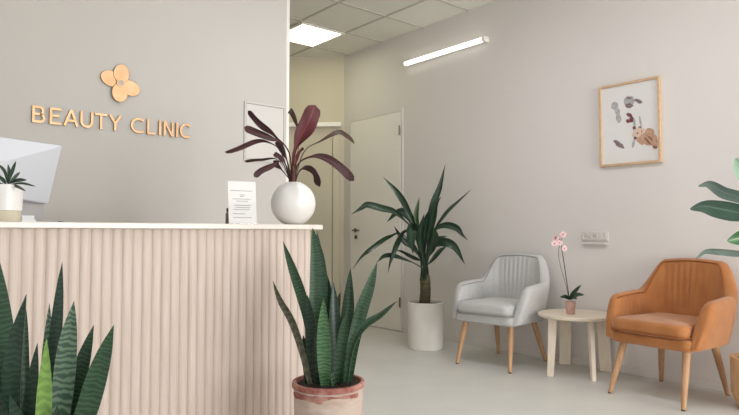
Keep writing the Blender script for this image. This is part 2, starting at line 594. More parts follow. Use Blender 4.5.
# door in the slanted back wall with a projecting head
def bk(s, n, z): return A + bd * s - bn * n + Vector((0, 0, z))
def bbox(mb, s0, s1, n0, n1, za, zb):
    mb.obox(bk((s0 + s1) / 2, (n0 + n1) / 2, (za + zb) / 2), bd * (s1 - s0) / 2, bn * (n1 - n0) / 2, (0, 0, (zb - za) / 2))
mb = MB(); bbox(mb, .13, 1.06, -.01, .012, .006, 2.20)
d2 = struct(obj('door_2', mb, M['paint_warm_lit'], bevel=.004))
mb = MB()
bbox(mb, .045, .125, -.01, .03, 0, 2.2); bbox(mb, 1.065, 1.145, -.01, .03, 0, 2.2)
obj('door_frame', mb, M['paint_warm_lit'], d2, bevel=.004)
mb = MB(); bbox(mb, .03, 1.16, -.01, .075, 2.215, 2.262)
obj('door_head', mb, M['door'], d2, bevel=.004)

# ------------------------------------------------------------------ lights of the room
cl = thing('ceiling_light', 'square lit panel set into the tiled ceiling of the passage', 'ceiling light', (3.443, 5.12, ZC))
mb = MB()
x0, x1, y0, y1 = 3.183, 3.703, 4.833, 5.407
for a in ((x0, x0 + .025, y0, y1), (x1 - .025, x1, y0, y1), (x0 + .025, x1 - .025, y0, y0 + .025), (x0 + .025, x1 - .025, y1 - .025, y1)):
    mb.box(*a, ZC - .008, ZC + .02)
obj('frame', mb, M['white_trim'], cl)
mb = MB(); mb.box(x0 + .025, x1 - .025, y0 + .025, y1 - .025, ZC - .003, ZC + .012)
obj('diffuser', mb, M['glow_panel'], cl)

tl = thing('wall_light', 'long glowing white tube light mounted high on the right wall', 'wall light', (XW, 3.95, 2.71))
mb = MB(); mb.box(XW - .035, XW, 3.42, 4.42, 2.693, 2.732)
obj('housing', mb, M['white_trim'], tl, bevel=.004)
mb = MB()
pr = [(.035 + .03 * math.sin(a), .022 * math.cos(a)) for a in [PI * k / 10 for k in range(11)]]
mb.prism([(u, v) for u, v in pr], lambda u, v, w: Vector((XW - u, 3.42 + w, 2.7125 + v)), 1.0)
obj('diffuser', mb, M['glow_tube'], tl, smooth=True)
for ya, yb in ((3.39, 3.42), (4.42, 4.432)):
    mb = MB()
    pr = [(0, .025)] + [(.036 + .033 * math.sin(a), .025 * math.cos(a)) for a in [PI * k / 10 for k in range(11)]] + [(0, -.025)]
    mb.prism(pr, lambda u, v, w: Vector((XW - u, ya + w, 2.7125 + v)), yb - ya)
    obj('end_cap', mb, M['white_trim'], tl, bevel=.003)

# ------------------------------------------------------------------ reception desk
YC = 2.49
desk = thing('reception_desk', 'white-topped reception counter clad in vertical pale wood slats', 'reception desk', (0.2, YC + .2, 0))
mb = MB(); mb.box(-1.45, 1.750, YC - .028, 2.86, 1.017, 1.041)
obj('countertop', mb, M['quartz'], desk, bevel=.004)
# slatted front: rounded fins on a backing
pitch = .0395
poly = []
x = 1.70
n = 78
for k in range(n):
    xr = x - k * pitch
    for u, dy in ((.0, .0085), (.002, .008), (.0045, .0045), (.009, .0016), (.015, 0), (.0245, 0), (.0305, .0016), (.035, .0045), (.0375, .008)):
        poly.append((xr - u, YC + dy))
xe = poly[-1][0]
poly += [(xe, YC + .03), (1.70, YC + .03)]
mb = MB(); mb.prism(poly, lambda u, v, w: Vector((u, v, 0.004 + w)), 1.0125)
obj('slatted_front', mb, M['slat'], desk)
for a, b in ((1.675, 1.698), (-1.42, -1.4)):
    mb = MB(); mb.box(a, b, YC + .031, 2.84, 0, 1.0165)
    obj('side_panel', mb, M['carcass'], desk)
mb = MB(); mb.box(-1.4, 1.675, YC + .031, YC + .05, 0, 1.0165)
obj('backing_panel', mb, M['carcass'], desk)
mb = MB(); mb.box(-1.39, 1.67, YC + .051, 3.32, .72, .745); mb.box(-1.39, -1.36, 2.86, 3.3, 0, .72); mb.box(1.64, 1.67, 2.86, 3.3, 0, .72)
obj('work_surface', mb, M['carcass'], desk, bevel=.003)

# ------------------------------------------------------------------ gold sign on the sign wall
sign = thing('wall_sign', 'raised gold lettering reading BEAUTY CLINIC on the wall above the counter', 'sign', (1.23, YS, 1.70))
SW = .0135


def stroke_letter(ch, xa, xb, zb, h):
    """flat strokes, extruded off the wall"""
    w = xb - xa
    t = SW
    mb = MB()
    k = [0]

    def P(u, v): return (xa + u * w, zb + v * h)

    def seg(p, q):
        p, q = Vector(p), Vector(q)
        d = (q - p).normalized()
        nn = Vector((-d.y, d.x)) * t / 2
        k[0] += 1
        dep = .014 + .0003 * k[0]
        mb.prism([p + nn, p - nn, q - nn, q + nn], lambda u, v, e: Vector((u, YS - .001 - e, v)), dep)

    def line(*pp):
        for i in range(len(pp) - 1):
            seg(P(*pp[i]), P(*pp[i + 1]))

    def band(fn, a0, a1, n=18):
        c, rx, rz = fn
        outer, inner = [], []
        for i in range(n + 1):
            a = a0 + (a1 - a0) * i / n
            outer.append((c[0] + rx * math.cos(a), c[1] + rz * math.sin(a)))
            inner.append((c[0] + (rx - t) * math.cos(a), c[1] + (rz - t) * math.sin(a)))
        for i in range(n):
            mb.prism([outer[i], outer[i + 1], inner[i + 1], inner[i]], lambda u, v, e: Vector((u, YS - .001 - e, v)), .0145)
    m = t / 2 / w
    mh = t / 2 / h
    if ch == 'B':
        line((m, 0), (m, 1))
        line((0, 1 - mh), (.55, 1 - mh)); line((0, .52), (.6, .52)); line((0, mh), (.6, mh))
        r1 = h * .245 + t / 4
        band(((xa + .55 * w, zb + h - r1), w * .38, r1), -PI / 2, PI / 2)
        r2 = h * .26 + t / 4
        band(((xa + .6 * w, zb + r2), w * .42, r2), -PI / 2, PI / 2)
    elif ch == 'E':
        line((m, 0), (m, 1)); line((0, 1 - mh), (1, 1 - mh)); line((0, .52), (.85, .52)); line((0, mh), (1, mh))
    elif ch == 'A':
        line((m, 0), (.5, 1)); line((1 - m, 0), (.5, 1)); line((.22, .33), (.78, .33))
    elif ch == 'U':
        line((m, .4), (m, 1)); line((1 - m, .4), (1 - m, 1))
        band(((xa + .5 * w, zb + .4 * h), w * .5, h * .4), PI, 2 * PI)
    elif ch == 'T':
        line((0, 1 - mh), (1, 1 - mh)); line((.5, 0), (.5, 1))
    elif ch == 'Y':
        line((m, 1), (.5, .45)); line((1 - m, 1), (.5, .45)); line((.5, 0), (.5, .48))
    elif ch == 'C':
        band(((xa + .58 * w, zb + .5 * h), w * .58, h * .5), PI * .28, PI * 1.72, 26)
    elif ch == 'L':
        line((m, 0), (m, 1)); line((0, mh), (1, mh))
    elif ch == 'I':
        line((.5, 0), (.5, 1))
    elif ch == 'N':
        line((m, 0), (m, 1)); line((1 - m, 0), (1 - m, 1)); line((m, 1), (1 - m, 0))
    return mb


LET = [('B', .737, .806), ('E', .830, .894), ('A', .906, .992), ('U', 1.001, 1.076), ('T', 1.086, 1.160), ('Y', 1.170, 1.248),
       ('C', 1.306, 1.394), ('L', 1.412, 1.464), ('I', 1.482, 1.512), ('N', 1.522, 1.590), ('I', 1.600, 1.630), ('C', 1.634, 1.716)]
for ch, a, b in LET:
    lo = obj('letter', stroke_letter(ch, a, b, 1.652, .100), M['gold'], sign)
    lo['label'] = 'raised gold letter ' + ch

em = thing('wall_emblem', 'gold four-petal flower emblem mounted above the sign lettering', 'emblem', (1.238, YS, 1.958))
def petal(cx, cz, rx, rz, rot, yoff):
    pr = []
    for k in range(28):
        a = 2 * PI * k / 28
        u, v = rx * math.cos(a), rz * math.sin(a)
        pr.append((cx + u * math.cos(rot) - v * math.sin(rot), cz + u * math.sin(rot) + v * math.cos(rot)))
    m = MB(); m.prism(pr, lambda u, v, e: Vector((u, YS - yoff - e, v)), .006)
    return m
for k, (an, rr, yo) in enumerate(((1.48, .062, .012), (2.80, .064, .008), (4.65, .062, .017), (5.95, .068, .010))):
    cx, cz = 1.236 + rr * math.cos(an), 1.962 + rr * math.sin(an)
    obj('petal', petal(cx, cz, .062, .050, an, yo), M['gold'], em, bevel=.002)
mb = MB()
mb.tube([(1.236, YS, 1.962), (1.236, YS - .026, 1.962)], .019, 20)
obj('centre', mb, mat('emblem_centre', (196, 180, 168), 0.5), em, smooth=True)
mb = MB()
for k in range(24):
    a0, a1 = 2 * PI * k / 24, 2 * PI * (k + 1) / 24
    q = [(1.236 + r * math.cos(a), 1.962 + r * math.sin(a)) for r, a in ((.019, a0), (.026, a0), (.026, a1), (.019, a1))]
    mb.prism(q, lambda u, v, e: Vector((u, YS - .012 - e, v)), .016)
obj('centre_ring', mb, M['gold'], em)

# access panel near the corner of the sign wall
ap = thing('access_panel', 'flat white square panel on the wall behind the burgundy plant', 'panel', (2.29, YS, 1.55))
mb = MB()
for a in ((2.125, 2.14, 1.535, 1.975), (2.463, 2.478, 1.535, 1.975), (2.14, 2.463, 1.535, 1.55), (2.14, 2.463, 1.96, 1.975)):
    mb.box(a[0], a[1], YS - .012, YS, a[2], a[3])
obj('frame', mb, mat('panel_frame', (204, 200, 196), .6), ap, bevel=.002)
mb = MB(); mb.box(2.142, 2.461, YS - .009, YS, 1.552, 1.958)
obj('door', mb, mat('panel_door', (212, 209, 204), .5), ap, bevel=.002)

# ------------------------------------------------------------------ things on the counter
ZT = 1.041
# monitor
TR = at(62, 146, 2.75)
e1 = Vector((.912, .410, 0))
nrm = Vector((.410, -.912, 0))
MW, MH = .72, .275
tilt = math.radians(18)
hv = (Vector((0, 0, -1)) * math.cos(tilt) - nrm * math.sin(tilt))      # down the screen
bk_n = (nrm * math.cos(tilt) - Vector((0, 0, 1)) * math.sin(tilt))     # out of the back
cen = TR - e1 * MW / 2 + hv * MH / 2
basep = Vector((cen.x, cen.y, .745)) - nrm * .05
mon = thing('computer_monitor', 'white desktop monitor seen from behind at the left end of the counter', 'monitor', basep)
def mp(u, v, w): return TR - e1 * (MW * u) + hv * (MH * v) + bk_n * w
mb = MB()
o_ = [mp(0, 0, 0), mp(1, 0, 0), mp(1, 1, 0), mp(0, 1, 0)]
f_ = [mp(0, 0, -.014), mp(1, 0, -.014), mp(1, 1, -.014), mp(0, 1, -.014)]
i_ = [mp(.40, .30, .075), mp(.60, .30, .075), mp(.60, .84, .06), mp(.40, .84, .06)]
mb.add(o_ + f_ + i_, [(0, 1, 9, 8), (1, 2, 10, 9), (2, 3, 11, 10), (3, 0, 8, 11), (8, 9, 10, 11),
                      (0, 1, 5, 4), (1, 2, 6, 5), (2, 3, 7, 6), (3, 0, 4, 7), (4, 5, 6, 7)])
obj('back_housing', mb, M['monitor'], mon, bevel=.003)
mb = MB()
q = [mp(.015, .02, -.0145), mp(.985, .02, -.0145), mp(.985, .97, -.0145), mp(.015, .97, -.0145)]
q2 = [p - bk_n * .002 for p in q]
mb.add(q + q2, [(0, 1, 2, 3), (4, 5, 6, 7), (0, 1, 5, 4), (1, 2, 6, 5), (2, 3, 7, 6), (3, 0, 4, 7)])
obj('screen', mb, M['black_glass'], mon)
mb = MB()
nt_ = at(30, 204, 2.72)
nb_ = Vector((nt_.x, nt_.y, .76))
mb.obox((nt_ + nb_) / 2 + Vector((0, 0, .02)), e1 * .062, nrm * .008, (0, 0, (nt_.z - .76) / 2 + .02))
obj('stand_neck', mb, M['alu'], mon, bevel=.003)
mb = MB(); mb.obox(Vector((nt_.x, nt_.y, .7525)), e1 * .11, nrm * .09, (0, 0, .0075))
obj('stand_foot', mb, M['alu'], mon, bevel=.003)

# little plant
pc = at(5, 200, 2.28); px_, py_ = pc.x, pc.y
sp = thing('small_potted_plant', 'small spiky green plant in a white pot in front of the monitor', 'potted plant', (px_, py_, ZT))
mb = MB(); mb.lathe((px_, py_, ZT), [(.050, 0), (.053, .004), (.054, .04), (.0555, .042)], 40)
obj('pot_base', mb, M['sand'], sp, smooth=True)
mb = MB(); mb.lathe((px_, py_, ZT), [(.0555, .0422), (.057, .044), (.060, .136), (.060, .139), (.056, .139), (.054, .128), (.0, .127)], 40)
obj('pot', mb, M['ceramic'], sp, smooth=True)
mb = MB(); mb.lathe((px_, py_, ZT), [(.0, .1275), (.0535, .1275), (.05, .133), (.0, .136)], 30)
obj('soil', mb, M['soil'], sp, smooth=True)
D = 2.28
for pix, d1_, w in (([(7, 184), (9, 174), (8, 164)], 2.27, 3.0), ([(8, 184), (12, 172), (16, 161)], 2.26, 3.2),
                    ([(8, 184), (18, 180), (27, 180)], 2.2, 3.6), ([(8, 185), (22, 183), (36, 186.5)], 2.3, 2.2),
                    ([(7, 185), (17, 186), (26, 191)], 2.2, 3.0), ([(5, 184), (0, 178), (-9, 172)], 2.3, 3.6),
                    ([(5, 185), (-2, 184), (-12, 184)], 2.2, 3.8), ([(6, 184), (3, 180), (-1, 176)], 2.24, 3.4),
                    ([(7, 184), (5, 172), (-2, 164)], 2.36, 3.0), ([(8, 184), (14, 178), (20, 172)], 2.38, 3.0)):
    px_leaf(sp, pix, D, d1_, w * 1.05, M['succ'], 'lance', roll=rnd.uniform(-.4, .4), fold=.3, n=10)

# white card block and pen beside it
cb = at(28, 219, 2.45)
ch_ = thing('card_holder', 'small white card holder on the counter beside the little plant', 'card holder', (cb.x, cb.y, ZT))
mb = MB(); mb.box(cb.x - .026, cb.x + .026, cb.y - .02, cb.y + .02, ZT, ZT + .012); mb.box(cb.x - .026, cb.x + .026, cb.y + .012, cb.y + .02, ZT + .012, ZT + .03)
obj('tray', mb, M['white_plastic'], ch_, bevel=.002)
mb = MB(); mb.box(cb.x - .022, cb.x + .022, cb.y - .004, cb.y + .011, ZT + .0122, ZT + .026)
obj('card_stack', mb, M['paper'], ch_)
pn = Vector((cb.x + .075, cb.y + .0, ZT + .0046))
pe = thing('pen', 'thin grey pen lying on the counter by the card holder', 'pen', (pn.x, pn.y, ZT))
mb = MB(); mb.tube([pn + Vector((-.05, .008, 0)), pn + Vector((.035, -.006, 0))], .0045, 10)
obj('barrel', mb, M['alu'], pe, smooth=True)
mb = MB(); mb.tube([pn + Vector((.035, -.006, 0)), pn + Vector((.046, -.008, 0)), pn + Vector((.056, -.0095, 0))], [.0045, .0035, .001], 10)
obj('tip', mb, M['dark'], pe, smooth=True)

# leaflet stand
lc = at(243, 223, 2.80)
ls = thing('leaflet_stand', 'clear upright stand holding a white printed sheet on the counter', 'sign holder', (lc.x, lc.y, ZT))
dx = Vector((.985, -.17, 0)); dn = Vector((-.17, -.985, 0))
W2, HH = .0665, .20
lean = Vector((0, 0, 1)) * .99 - dn * .12
o0 = Vector((lc.x, lc.y, ZT + .002))
mb = MB(); mb.obox(o0 + lean * HH / 2, dx * W2, dn * .0006, lean * HH / 2)
obj('printed_sheet', mb, M['paper'], ls)
mb = MB()
mb.obox(o0 + dn * .0022 + lean * (HH / 2), dx * (W2 + .002), dn * .001, lean * (HH / 2))
mb.obox(Vector((lc.x, lc.y, ZT + .001)) - dn * .04, dx * (W2 + .002), dn * .045, (0, 0, .001))
obj('acrylic_stand', mb, M['acrylic'], ls)
mb = MB()
for (u0, u1, v) in ((-.85, .75, .155), (-.18, .18, .135), (-.18, .1, .128), (-.68, .6, .116), (-.45, .4, .106), (-.6, .6, .086),
                    (-.5, .55, .076), (-.65, .5, .066), (-.7, .2, .046), (-.7, .65, .028)):
    mb.obox(o0 + lean * v + dx * (W2 * (u0 + u1) / 2) + dn * .0009, dx * (W2 * (u1 - u0) / 2), dn * .0003, lean * .0013)
obj('printed_lines', mb, M['ink'], ls)
bc = at(227.3, 223, 2.86)
bt = thing('small_bottle', 'tiny dark bottle on the counter left of the leaflet stand', 'bottle', (bc.x, bc.y, ZT))
mb = MB(); mb.lathe((bc.x, bc.y, ZT), [(.008, 0), (.0085, .002), (.0085, .05), (.004, .056), (.004, .06)], 16)
obj('body', mb, M['steel'], bt, smooth=True)
mb = MB(); mb.lathe((bc.x, bc.y, ZT + .0602), [(.005, 0), (.005, .014), (.004, .016)], 16)
obj('cap', mb, M['dark'], bt, smooth=True)

# burgundy plant in a round white pot
pc = at(293.2, 204, 3.05); R = .112
rp = thing('potted_cordyline', 'burgundy-leaved plant in a round white pot on the counter end', 'potted plant', (pc.x, pc.y, ZT))
zc = 1.148 - ZT
prof = []
for k in range(0, 25):
    a = -1.25 + (2.45) * k / 24
    prof.append((R * math.cos(a), zc + R * math.sin(a)))
prof[0] = (prof[0][0], 0.0)
r_t, z_t = prof[-1]
prof += [(r_t - .004, z_t + .003), (r_t - .008, z_t - .002), (r_t - .008, z_t - .02), (0.0, z_t - .021)]
mb = MB(); mb.lathe((pc.x, pc.y, ZT), prof, 56)
obj('pot', mb, M['ceramic'], rp, smooth=True)
zs = ZT + z_t - .0205
mb = MB(); mb.lathe((pc.x, pc.y, zs), [(0, 0), (r_t - .0085, 0), (r_t - .012, .012), (0, .016)], 30)
obj('soil', mb, M['pink_clay'], rp, smooth=True)
base = Vector((pc.x, pc.y, zs + .012))
for k, (bx, by, hx) in enumerate(((-4, 176, .012), (0, 172, -.004), (3, 175, .006))):
    tp = at(293 + bx * .5, by - 6, 3.05)
    mb = MB(); mb.tube([base + Vector((bx * .0025, hx, -.01)), base.lerp(tp, .5) + Vector((bx * .001, hx, 0)), tp], [.009, .008, .006], 10)
    obj('stem', mb, M['stem_red'], rp, smooth=True)
D = 3.05
CORDY = [
    ([(292, 182), (289, 152), (275, 136), (265, 127), (256, 118), (248, 110.5)], 3.0, 10, 'cordy', .3),
    ([(291, 182), (283, 146), (271, 138.5), (255, 132.5), (244, 127.5)], 2.85, 9.5, 'cordy', -.4),
    ([(291, 183), (281, 152), (268, 142), (254, 141.5), (238, 147), (224.5, 152)], 2.8, 8.5, 'cordy', .5),
    ([(291, 182), (278, 160), (261, 159.5), (244.5, 161.5)], 3.2, 4.0, 'cordy_brown', .6),
    ([(291, 183), (282, 162), (272.6, 165), (262, 170), (254, 177)], 2.85, 8.5, 'cordy', .2),
    ([(294, 182), (299, 140), (296, 121), (292, 112), (288.5, 111.5)], 3.2, 7.5, 'cordy_brown', .3),
    ([(293, 183), (294, 155), (300, 138), (308.5, 122), (315, 105)], 3.05, 19, 'cordy_red', .15),
    ([(294, 183), (304, 152), (321, 141), (337.5, 132.5), (346, 137), (354.5, 144)], 3.25, 7.5, 'cordy_brown', .5),
    ([(294, 182), (299, 163), (314, 156.5), (328, 160), (342, 169), (354, 181)], 3.1, 12, 'cordy', .3),
    ([(295, 183), (299, 171), (306.5, 167.5), (315, 173), (320, 187)], 2.85, 10.5, 'cordy', -.2),
    ([(292, 182), (285, 164), (279, 157), (273, 155)], 2.95, 9, 'cordy', -.5),
    ([(292, 181), (287, 160), (281, 148), (277, 141)], 3.1, 8, 'cordy', .6),
    ([(293, 182), (295, 165), (298, 154), (303, 147)], 2.95, 6, 'cordy_red', -.5),
    ([(292, 182), (282, 170), (277, 164), (276, 160)], 3.0, 8, 'cordy', .3),
]
for pix, d1_, w, m_, ro in CORDY:
    px_leaf(rp, pix, D, d1_, w * (.9 if m_ == 'cordy_red' and w > 10 else .74), M[m_], 'blunt', roll=ro, fold=.35, wave=.8, n=26)

# ------------------------------------------------------------------ snake plant in limewashed terracotta
def rim_pot(th, c, prof, material, name='pot', n=56):
    m = MB(); m.lathe(c, prof, n)
    return obj(name, m, material, th, smooth=True)


tc_ = Vector((1.458, 2.01, 0))
tp = thing('potted_snake_plant', 'tall snake plant in a limewashed terracotta pot at the counter corner', 'potted plant', tc_)
rim_pot(tp, tc_, [(.122, 0), (.128, .004), (.134, .15), (.1405, .38), (.142, .3815)], M['terra'])
rim_pot(tp, tc_, [(.1425, .382), (.1465, .384), (.147, .400), (.144, .404), (.133, .404), (.131, .388), (0, .384)], M['terra_rim'], 'rim')
rim_pot(tp, tc_, [(0, .3845), (.13, .3845), (.128, .390), (0, .396)], M['soil'], 'soil')
# peeling patches and the smear of limewash on the pot
rr_ = random.Random(3)
def patch(a, z, w, h, r0):
    m = MB()
    pr = []
    for k in range(14):
        t = 2 * PI * k / 14
        j = 1 + rr_.uniform(-.25, .25)
        pr.append((a + w * math.cos(t) * j / .14, z + h * math.sin(t) * j))
    f = lambda u, v, e: tc_ + Vector(((r0 + e + (v - .15) * .0285) * math.cos(u), (r0 + e + (v - .15) * .0285) * math.sin(u), v))
    K = len(pr)
    vs = [f(a, z, .0014)]
    for q in (.25, .5, .75, 1.0):
        vs += [f(a + (u - a) * q, z + (v - z) * q, .0014) for u, v in pr]
    vs += [f(u, v, -.001) for u, v in pr]
    fs = [(0, 1 + k, 1 + (k + 1) % K) for k in range(K)]
    for q in range(4):
        fs += [(1 + q * K + k, 1 + (q + 1) * K + k, 1 + (q + 1) * K + (k + 1) % K, 1 + q * K + (k + 1) % K) for k in range(K)]
    fs.append(tuple(1 + 4 * K + k for k in range(K)))
    m.add(vs, fs)
    return m
va = math.atan2(-tc_.y, -tc_.x)
for a, z, w, h in ((-1.05, .364, .05, .012), (-.72, .366, .035, .009), (-.42, .362, .045, .013), (-.25, .360, .02, .012), (-.05, .369, .03, .006), (.5, .369, .05, .006), (.8, .366, .03, .009)):
    obj('bare_clay_patch', patch(va + a, z, w, h, .1344), M['terra_rim'], tp)
obj('limewash_smear', patch(va + .25, .24, .075, .045, .1344), M['limewash'], tp)
D = 2.45
SN = [
    ([(310.5, 384), (301.7, 348), (292, 320), (280.5, 300), (272.8, 280.5)], 2.30, 9, 'snake_bronze', .5),
    ([(318, 384), (309.6, 324), (301.7, 294), (292, 266), (283, 241)], 2.45, 12.5, 'snake', .35),
    ([(316, 382), (317, 324), (319, 288), (317.5, 256), (312.6, 228)], 2.55, 21, 'snake', .12),
    ([(320, 380), (321, 320), (319.5, 270), (316.8, 231)], 2.62, 14, 'snake_dark', -.5),
    ([(313, 382), (312, 345), (311, 320), (307.5, 295)], 2.42, 14, 'snake_dark', .3),
    ([(329, 380), (329, 330), (328, 300), (325.5, 270)], 2.6, 16, 'snake_dark', .2),
    ([(325.5, 386), (324.5, 360), (323.8, 330), (323.5, 298)], 2.36, 16.5, 'snake_light', .1),
    ([(335, 380), (335.5, 345), (334, 315), (333, 281)], 2.5, 15, 'snake_dark', -.3),
    ([(332, 382), (333.5, 340), (337, 310), (340.5, 292)], 2.56, 10, 'snake_bronze', .5),
    ([(345, 380), (346.5, 340), (349, 305), (350.5, 268)], 2.55, 16, 'snake', .3),
    ([(348, 382), (353, 344), (361, 311), (370, 285), (377, 262)], 2.45, 15, 'snake', -.15),
    ([(346, 384), (352, 346), (365, 326), (381, 315.5), (397, 301)], 2.35, 9.5, 'snake', .55),
    ([(333.5, 387), (333, 379), (331.5, 371)], 2.345, 5, 'snake_pale', .1),
    ([(338, 384), (341, 355), (344, 330), (347, 312)], 2.4, 12, 'snake', .2),
    ([(307, 383), (305, 355), (303, 335)], 2.46, 9, 'snake_dark', -.4),
    ([(320, 384), (319, 350), (317, 325)], 2.38, 11, 'snake_dark', .4),
]
for pix, d1_, w, m_, ro in SN:
    px_leaf(tp, pix, min(max(D + (d1_ - D) * .5, 2.36), 2.53), d1_, w * .87, M[m_], 'strap', roll=ro, fold=.32, thick=.003, n=20)

# ------------------------------------------------------------------ snake plant close to the camera, bottom left
fc = at(38, 482, 1.75); fc.z = 0
fp = thing('potted_snake_plant', 'snake plant with banded leaves in front of the left end of the counter', 'potted plant', fc)
rim_pot(fp, fc, [(.125, 0), (.13, .004), (.155, .27), (.155, .30), (.15, .303), (.14, .303), (.138, .27), (0, .268)], M['terra'])
rim_pot(fp, fc, [(0, .2685), (.137, .2685), (.135, .283), (0, .29)], M['soil'], 'soil')
D = 1.75
FG = [
    ([(14, 484), (6, 400), (2, 330), (-1, 259)], 1.72, 25, 'snake', .1),
    ([(22, 484), (12, 410), (15, 350), (26.5, 294)], 1.62, 17, 'snake_dark', .25),
    ([(24, 484), (22, 420), (22, 350), (25, 302)], 1.78, 13, 'snake', -.3),
    ([(32, 484), (29, 430), (33, 385), (37.5, 343)], 1.66, 13, 'snake_dark', .3),
    ([(38, 484), (45, 400), (48, 350), (49.5, 303)], 1.84, 11, 'snake_pale', .1),
    ([(40, 486), (43, 430), (45, 385), (46.5, 338)], 1.60, 14.5, 'snake_lime', .1),
    ([(44, 484), (52, 380), (58, 318), (62.3, 262)], 1.8, 12.5, 'snake_dark', .35),
    ([(52, 484), (62, 400), (68, 345), (74, 301)], 1.70, 20, 'snake_pale', .1),
    ([(54, 484), (71, 410), (82, 366), (93.8, 325)], 1.75, 17, 'snake', .15),
    ([(58, 484), (84, 420), (100, 368), (113.8, 325)], 1.70, 21, 'snake', .1),
    ([(30, 484), (24, 440), (10, 395)], 1.58, 18, 'snake_dark', .2),
    ([(48, 484), (54, 440), (57, 405)], 1.62, 15, 'snake_dark', -.2),
    ([(20, 484), (5, 430), (-8, 380)], 1.6, 18, 'snake_dark', .3),
]
for pix, d1_, w, m_, ro in FG:
    px_leaf(fp, pix, min(max(D + (d1_ - D) * .5, 1.68), 1.82), d1_, w, M[m_], 'strap', roll=ro, fold=.3, thick=.003, n=22)

# ------------------------------------------------------------------ large floor plant in white cylinder
dc = Vector((3.775, 3.765, 0))
dp = thing('potted_dracaena', 'dark green cane plant in a tall white pot beside the door', 'potted plant', dc)
rim_pot(dp, dc, [(.146, 0), (.151, .006), (.153, .03), (.156, .39), (.156, .398), (.152, .401), (.143, .401), (.141, .37), (0, .366)], M['matte_white'])
rim_pot(dp, dc, [(0, .3665), (.1405, .3665), (.139, .38), (0, .389)], M['soil'], 'soil')
DD = (dc - CAM).dot(FW) + .0
t0 = at(424.5, 307, DD); t1 = at(425, 276, DD)
mb = MB(); mb.tube(catmull([Vector((t0.x, t0.y, .372)), t0.lerp(t1, .5) + Vector((.008, 0, 0)), t1 + Vector((0, 0, .02))], 14),
                   [.05, .048, .047, .048, .046, .047, .046, .045, .047, .045, .046, .045, .044, .04, .03], 16)
obj('cane', mb, M['bark'], dp, smooth=True)
DR = [
    ([(422, 266), (414, 226), (406, 206), (396, 190), (383, 176.5)], -.15, 8, 'drac', .4),
    ([(422, 266), (413, 231), (404, 220), (393, 211), (381, 208), (367, 204.5), (360, 208.5), (351, 214.5)], -.35, 8.5, 'drac', .4),
    ([(422, 262), (414, 228), (407, 215), (398, 212.5), (387, 222)], .1, 11, 'drac', .2),
    ([(422, 268), (410, 241), (399, 233), (389, 236.5), (381, 240), (368, 249), (361, 256), (352, 270)], -.3, 7.5, 'drac', .35),
    ([(423, 264), (414, 234), (404, 231), (395.5, 242), (390, 258), (388, 273)], -.35, 9, 'drac', .2),
    ([(422, 270), (399, 257), (385, 255.5), (376.5, 262.5)], -.4, 6, 'drac', .4),
    ([(423, 262), (416, 232), (411, 227), (411, 240), (413, 254)], -.40, 13, 'drac', .1),
    ([(423, 264), (419, 234), (417, 215), (419, 197)], .1, 8, 'drac_light', .2),
    ([(426, 262), (428, 225), (433, 205), (441, 187), (445.5, 164)], .15, 8.5, 'drac', .3),
    ([(426, 262), (430, 230), (434, 210), (441, 197)], -.1, 12, 'drac', .2),
    ([(427, 262), (434, 232), (446, 215), (459, 202), (471.5, 189)], .0, 5.5, 'drac', .5),
    ([(427, 264), (431, 238), (437, 228), (447, 225.5), (456, 229), (461, 235), (468, 240.5)], -.2, 8.5, 'drac', .35),
    ([(427, 266), (433, 247), (444, 242), (455, 247), (465, 264.5)], -.3, 11, 'drac', .25),
    ([(427, 270), (433, 260), (440, 251), (447, 246)], -.05, 6, 'drac', .3),
    ([(424, 264), (424, 240), (427, 222), (431, 207)], -.2, 9, 'drac', .2),
    ([(424, 264), (420, 244), (421, 228), (424, 214)], -.3, 8, 'drac', -.2),
    ([(423, 266), (414, 248), (403, 240), (394, 226)], -.1, 8, 'drac', .4),
    ([(426, 266), (431, 246), (434, 236), (433, 226)], -.35, 11, 'drac', -.3),
    ([(424, 266), (417, 258), (405, 252), (396, 250)], .15, 6, 'drac', .3),
    ([(426, 266), (434, 250), (438, 240), (447, 236)], .15, 9, 'drac', .3),
]
for k_, (pix, dd, w, m_, ro) in enumerate(DR):
    fx_ = (k_ * 7 % 11 - 5) * .85
    pix = [(424.8 + fx_, 281)] + [(pix[0][0] * .6 + (424.8 + fx_) * .4, pix[0][1] - 2)] + list(pix[1:])
    px_leaf(dp, pix, DD + .035 * math.sin(k_ * 2.4), DD + dd, w * .82, M[m_], 'stalk', roll=ro * 1.3 + .25 * math.sin(k_ * 5), fold=.6, wave=.8, n=28)

